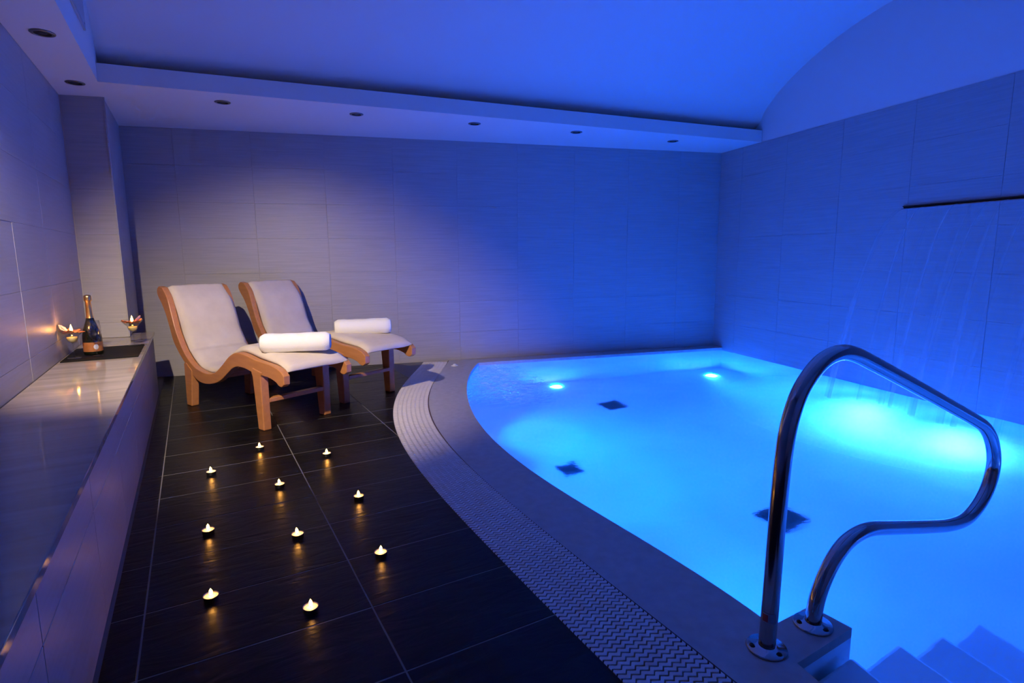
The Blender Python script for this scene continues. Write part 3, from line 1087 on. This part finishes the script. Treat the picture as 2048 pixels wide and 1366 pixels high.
def candle_glass(loc, lab, pink_dir, seed):
    rnd = random.Random(seed)
    g = empty('candle_glass', loc)
    tag(g, lab, 'candle holder', 'candle glasses with petals on the bench')
    link_mesh('foot', lathe_me('foot', [(0.0, 0.0), (0.036, 0.0), (0.0365, 0.002), (0.02, 0.0035), (0.007, 0.008), (0.0045, 0.014)], 32), M_GLASS, g)
    link_mesh('stem', lathe_me('stem', [(0.0045, 0.014), (0.0036, 0.03), (0.004, 0.078), (0.008, 0.086)], 20), M_GLASS, g)
    link_mesh('bowl', lathe_me('bowl', [(0.008, 0.086), (0.022, 0.100), (0.031, 0.122), (0.034, 0.138), (0.048, 0.150), (0.060, 0.166), (0.065, 0.182), (0.0635, 0.182), (0.058, 0.167), (0.046, 0.1525), (0.0325, 0.141), (0.029, 0.123), (0.020, 0.103), (0.0, 0.092)], 40), M_GLASS, g)
    wx = link_mesh('wax', lathe_me('wax', [(0.0, 0.0955), (0.018, 0.1045), (0.0265, 0.122), (0.0275, 0.132), (0.0, 0.132)], 28), M_YWAX, g)
    link_mesh('wick', tube_me('wick', [(0, 0, 0.13), (0, 0, 0.150), (0.0015, 0, 0.170)], 0.001, 6), M_WICK, wx)
    fl = lathe_me('flame', [(0.0, 0.166), (0.005, 0.170), (0.0078, 0.177), (0.0068, 0.187), (0.0038, 0.198), (0.001, 0.208), (0.0, 0.211)], 16)
    link_mesh('flame', fl, M_FLAME, g)
    n = 11
    for i in range(n):
        a = 2 * math.pi * i / n + rnd.uniform(-.2, .2)
        mt = M_PETAL_R if i % 2 else M_PETAL_B
        da = (a - pink_dir + math.pi) % (2 * math.pi) - math.pi
        big = abs(da) < 0.3
        me = rnd.choice(PET).copy()
        me.materials.clear()
        me.materials.append(M_PETAL_P if big else mt)
        r0 = 0.024
        o = link_mesh('petal', me, None, g, (r0 * math.cos(a), r0 * math.sin(a), 0.158 + (0.006 if big else 0.0) + rnd.uniform(0, 0.006)))
        o.rotation_euler = (rnd.uniform(-.4, .4), -0.55 if big else rnd.uniform(-.15, .15), a)
        if big:
            o.scale = (1.25, 1.25, 1.25)
    lamp('candle_light', 'POINT', (0, 0, 0.184), 0.22, FLAME, g, shadow_soft_size=0.006)
    return g


gL = candle_glass((-1.715, 4.055, ZB + ZT), 'candle glass of dried petals at the near left corner of the tray, against the wall', math.pi, 5)
gR = candle_glass((-1.548, 4.545, ZB + ZT), 'candle glass of dried petals at the far right corner of the tray', 0.0, 9)

# ------------------------------------------------------------------ handrail
hr_o = Vector((1.112, 1.253, 0))
hd = Vector((0.973, 0.23, 0)).normalized()
hr = empty('pool_handrail', hr_o, math.atan2(hd.y, hd.x))
tag(hr, 'bent polished steel handrail standing on the pool edge by the steps', 'handrail')
pth = [(0, 0.004), (0.004, 0.10), (0.008, 0.26), (0.012, 0.44), (0.022, 0.60), (0.042, 0.695), (0.083, 0.775), (0.155, 0.836), (0.235, 0.859), (0.315, 0.850),
       (0.42, 0.812), (0.60, 0.741), (0.80, 0.660), (1.00, 0.578), (1.14, 0.520), (1.225, 0.478), (1.29, 0.420), (1.332, 0.345), (1.335, 0.275), (1.300, 0.203), (1.235, 0.150), (1.15, 0.122),
       (1.03, 0.129), (0.88, 0.160), (0.73, 0.195), (0.60, 0.226), (0.50, 0.248), (0.425, 0.250), (0.355, 0.233), (0.295, 0.190), (0.25, 0.130), (0.226, 0.070), (0.218, 0.004)]
link_mesh('rail_tube', tube_me('rail_tube', catmull([(x, 0, z) for x, z in pth], 5), 0.0235, 24), M_STEEL, hr)
for fx in (0.0, 0.218):
    fl = link_mesh('flange', lathe_me('flange', [(0.0235, 0.0), (0.056, 0.0), (0.0575, 0.003), (0.055, 0.0075), (0.032, 0.009), (0.028, 0.014), (0.0236, 0.014)], 36), M_STEEL, hr, (fx, 0, 0.0005))
    for k in range(3):
        a = 0.5 + k * 2 * math.pi / 3
        link_mesh('bolt', lathe_me('bolt', [(0.0, 0.0145), (0.004, 0.0145), (0.0075, 0.011), (0.0075, 0.007), (0.0, 0.007)], 12), M_DARKSTEEL, fl, (0.043 * math.cos(a), 0.043 * math.sin(a), 0))


def patch_on_tube(name, mat, a0, a1, z0, z1, r):
    vs, fs = [], []
    n = 8
    for i in range(n + 1):
        a = a0 + (a1 - a0) * i / n
        for z in (z0, z1):
            for rr in (r, r + 0.0006):
                vs.append((rr * math.cos(a), rr * math.sin(a), z))
    for i in range(n):
        b = 4 * i
        fs += [(b + 1, b + 5, b + 7, b + 3), (b, b + 2, b + 6, b + 4), (b, b + 4, b + 5, b + 1), (b + 2, b + 3, b + 7, b + 6)]
    return link_mesh(name, raw(name, vs, fs), mat, hr, (0.004, 0, 0))


va = math.atan2(-1.25, -1.11) - math.atan2(hd.y, hd.x)
st = patch_on_tube('sticker', M_STICKER2, va - 0.9, va + 0.75, 0.092, 0.122, 0.0237)
patch_on_tube('sticker_mark', M_STICKER, va - 0.8, va - 0.15, 0.096, 0.118, 0.0241)

# small white fitting on the coping
cap = link_mesh('coping_fitting', lathe_me('coping_fitting', [(0.0, 0.022), (0.012, 0.021), (0.017, 0.016), (0.019, 0.008), (0.034, 0.006), (0.037, 0.003), (0.037, 0.0), (0.0, 0.0)], 24), pbr('white_plastic', (0.8, 0.8, 0.8), 0.35), None, (0.955, 5.775, 0.0005))
tag(cap, 'small white round fitting on the stone pool edge near the back wall', 'fitting')

# ------------------------------------------------------------------ downlights in the soffit
DLT = [(-1.55, 3.753, 'unlit recessed downlight nearest the camera in the left soffit'),
       (-1.793, 4.717, 'unlit recessed downlight above the pillar in the left soffit'),
       (-0.936, 5.021, 'leftmost unlit recessed downlight of the back soffit'),
       (0.067, 5.167, 'second unlit recessed downlight from the left in the back soffit'),
       (1.109, 5.278, 'middle unlit recessed downlight of the back soffit'),
       (2.157, 5.402, 'fourth unlit recessed downlight from the left in the back soffit'),
       (3.335, 5.584, 'rightmost unlit recessed downlight of the back soffit')]
RING = lathe_me('trim_ring', [(0.040, 0.0), (0.057, 0.0), (0.058, -0.003), (0.054, -0.006), (0.043, -0.0075), (0.040, -0.006), (0.040, 0.0)], 32)
RING.materials.append(M_CHROME)
CUPD = lathe_me('recess_shade', [(0.0405, -0.0055), (0.034, -0.002), (0.022, -0.0012), (0.0, -0.0012)], 28)
CUPD.materials.append(M_BLACK)  # shallow near-black disc paints the dark of a deep recess
LMP = lathe_me('lamp_face', [(0.021, -0.0014), (0.021, -0.0030), (0.017, -0.0038), (0.0, -0.0038)], 20)
LMP.materials.append(M_DARKSTEEL)
for x, y, lab in DLT + [(-1.064, 1.826, 'lit spotlight in the left soffit aimed at the loungers')]:
    d = empty('recessed_downlight', (x, y, ZS - 0.0005))
    tag(d, lab, 'downlight', 'recessed soffit downlights')
    link_mesh('trim_ring', RING, None, d); link_mesh('recess_shade', CUPD, None, d)
    l_ = link_mesh('lamp_face', LMP, None, d)
    if y < 2:
        m2 = LMP.copy(); m2.materials.clear(); m2.materials.append(M_SPOTLENS); l_.data = m2

# vent in the left wall of the vault
vent = empty('wall_vent', (*isect(NL, D_SOFL + 0.0005, EL, 4.0), 2.52), tile_ang + math.pi / 2)
tag(vent, 'pale ventilation grille high in the wall above the left soffit', 'vent')
VW, VH = 0.92, 0.30
for nm, x, z, sx, sz in (('frame_bar', 0, 0, VW, 0.025), ('frame_bar', 0, VH - 0.025, VW, 0.025), ('frame_bar', -VW / 2 + 0.0125, 0.025, 0.025, VH - 0.05), ('frame_bar', VW / 2 - 0.0125, 0.025, 0.025, VH - 0.05)):
    link_mesh(nm, box_me(nm, sx, 0.012, sz), M_DARKVENT, vent, (x, -0.006, z))
link_mesh('back_plate', box_me('back_plate', VW - 0.05, 0.003, VH - 0.05), pbr('vent_dark', (0.10, 0.10, 0.11), 0.7), vent, (0, -0.0015, 0.025))
for k in range(11):
    o = link_mesh('slat', box_me('slat', VW - 0.05, 0.003, 0.019), M_DARKVENT, vent, (0, -0.005, 0.032 + 0.0225 * k))
    o.rotation_euler = (0.5, 0, 0)

# ------------------------------------------------------------------ waterfall spout and falling water
sp = empty('waterfall_spout', (4.34, 2.8, SLOT_Z), 0)
tag(sp, 'long dark slot spout in the right wall pouring the waterfall', 'spout')
SL = SLOT_Y[1] - SLOT_Y[0]; smid = (SLOT_Y[0] + SLOT_Y[1]) / 2 - 2.8
sang = math.atan2(-NR[1], NR[0]) + 0.0
for nm, z, h, dx, mt in (('upper_lip', 0.006, 0.007, 0.018, M_DARKSTEEL), ('slot', -0.006, 0.0115, 0.006, M_BLACK), ('lower_lip', -0.012, 0.005, 0.026, M_STEEL)):
    xw = isect(NR, DR, NY, 2.8 + smid)[0] - 4.34
    o = link_mesh(nm, box_me(nm, dx, SL, h), mt, sp, (xw - dx / 2 + 0.002, smid, z))
    o.rotation_euler = (0, 0, 0.0152)

fallo = empty('waterfall', (4.33, 2.8, ZW))
tag(fallo, 'thin sheet of water falling from the wall slot into the pool', 'waterfall')
TF = math.sqrt((SLOT_Z - ZW) / 4.9)


def fall_pt(y, t, v):
    x0 = isect(NR, DR, NY, y)[0] - 0.036
    return Vector((x0 - v * t - 4.33, y - 2.8, SLOT_Z - 0.008 - 4.9 * t * t - ZW))


def vel(y):
    return 0.80 + 0.22 * math.exp(-((y - 3.68) / 0.12) ** 2) + 0.08 * math.sin(9 * y) + 0.05 * math.sin(23 * y + 1)


def sheet_me():
    vs, fs = [], []
    ny, nt = 70, 26
    for lay in (0.0, 0.0035):
        for i in range(ny + 1):
            s = i / ny
            for j in range(nt + 1):
                t = TF * j / nt
                y = SLOT_Y[0] + 0.02 + (SL - 0.04) * s
                yc = 3.3
                pt = fall_pt(y, t, vel(y))
                pt.x += lay
                pt.z = max(pt.z, 0.002)
                vs.append(pt)
    n1 = (ny + 1) * (nt + 1)
    for i in range(ny):
        for j in range(nt):
            a = i * (nt + 1) + j
            fs.append((a, a + 1, a + nt + 2, a + nt + 1))
            fs.append((n1 + a, n1 + a + nt + 1, n1 + a + nt + 2, n1 + a + 1))
    me = bpy.data.meshes.new('water_sheet')
    me.from_pydata([tuple(v) for v in vs], [], fs)
    for p in me.polygons:
        p.use_smooth = True
    return me


link_mesh('water_sheet', sheet_me(), M_FALL, fallo)
rnd = random.Random(11)
for y, r in ((3.672, 0.010), (3.64, 0.006), (3.50, 0.007), (3.36, 0.009), (3.24, 0.006), (3.09, 0.010), (3.0, 0.007), (2.9, 0.010), (2.72, 0.008), (2.5, 0.009), (2.25, 0.007), (2.05, 0.009)):
    v = vel(y) + rnd.uniform(-0.03, 0.05)
    dy = rnd.uniform(-0.05, 0.05)
    pts, rad = [], []
    for j in range(19):
        t = TF * j / 18
        p = fall_pt(y + dy * (t / TF) ** 2, t, v)
        p.z = max(p.z, 0.002)
        pts.append(p); rad.append(r * (0.5 + 1.8 * (t / TF) ** 1.2))
    link_mesh('water_strand', tube_me('water_strand', pts, r, 8, True, rad), M_STRAND, fallo)

# ------------------------------------------------------------------ underwater lamps
LENS = lathe_me('lens', [(0.0, 0.012), (0.05, 0.011), (0.062, 0.007), (0.064, 0.0)], 28)
LENS.materials.append(M_LENS)
PRING = lathe_me('ring', [(0.0645, 0.0), (0.085, 0.0), (0.087, 0.004), (0.082, 0.010), (0.067, 0.012), (0.0645, 0.009)], 32)
PRING.materials.append(M_STEEL)


def pool_lamp(loc, direction, power, lab, rad=0.06, spread=170):
    e = empty('underwater_lamp', loc)
    q_ = Vector(direction).to_track_quat('Z', 'Y')
    e.rotation_euler = q_.to_euler()
    tag(e, lab, 'pool lamp', 'blue underwater pool lamps')
    link_mesh('lens', LENS, None, e); link_mesh('ring', PRING, None, e)
    l = lamp('pool_lamp_light', 'AREA', (0, 0, 0.03), power, POOL_BLUE, e, shape='DISK', size=rad * 2)
    l.rotation_euler = (math.pi, 0, 0)
    l.data.spread = math.radians(spread)
    return e


pool_lamp((2.07, 5.72, ZP + 0.001), (0, 0, 1), POOL_W * 0.6, 'left lit lamp in the pool floor near the back wall')
pool_lamp((3.93, 5.57, ZP + 0.001), (0, 0, 1), POOL_W * 0.6, 'right lit lamp in the pool floor near the far corner')
pool_lamp((rx(3.85) - 0.001, 3.85, -0.60), (-1, 0, -0.05), POOL_W * 0.7, 'left cyan glowing lamp in the pool wall under the waterfall').scale = (1.7, 1.7, 1.0)
pool_lamp((rx(3.05) - 0.001, 3.05, -0.60), (-1, 0, -0.05), POOL_W * 0.7, 'right cyan lamp added in the pool wall to widen the waterfall glow').scale = (1.7, 1.7, 1.0)  # second lamp, added to enlarge the glow under the waterfall
pool_lamp((gx_pool(4.5) + 0.004, 4.5, -0.55), (1, -0.18, -0.22), POOL_W * 0.85, 'hidden pool lamp in the far part of the curved pool wall', 0.06, 105)
pool_lamp((gx_pool(3.3) + 0.004, 3.3, -0.55), (1, 0.1, -0.22), POOL_W * 0.85, 'hidden pool lamp in the middle of the curved pool wall', 0.06, 105)
pool_lamp((gx_pool(2.0) + 0.004, 2.0, -0.55), (1, 0.25, -0.22), POOL_W * 0.5, 'hidden pool lamp in the near part of the curved pool wall', 0.06, 105)
pool_lamp((3.4, 0.352, -0.6), (0, 1, -0.1), POOL_W * 0.3, 'hidden pool lamp in the end wall of the pool')

# dark drains in the pool floor
for x, y, lab in ((2.37, 4.94, 'dark square drain in the pool floor nearest the back wall'), (1.46, 3.73, 'dark square drain in the pool floor close to the curved edge'), (2.44, 2.70, 'dark square drain in the pool floor behind the handrail')):
    d = empty('floor_drain', (x, y, ZP + 0.0005), 0.2)
    tag(d, lab, 'drain', 'square pool floor drains')
    s_ = 0.13 if x < 2 else 0.20
    link_mesh('pit', box_me('pit', s_, s_, 0.003), pbr('drain_pit', (0.05, 0.055, 0.06), 0.7), d)
    for sx, sy, lx, ly in ((0, s_ / 2, s_ + 0.03, 0.03), (0, -s_ / 2, s_ + 0.03, 0.03), (s_ / 2, 0, 0.03, s_ - 0.03), (-s_ / 2, 0, 0.03, s_ - 0.03)):
        link_mesh('frame_bar', box_me('frame_bar', lx, ly, 0.008, 0.002), M_DARKSTEEL, d, (sx, sy, 0))
    for k in range(5):
        link_mesh('slat', box_me('slat', 0.012, s_ - 0.03, 0.006), M_DARKSTEEL, d, ((-0.064 + 0.032 * k) * s_ / 0.2, 0, 0.0032))
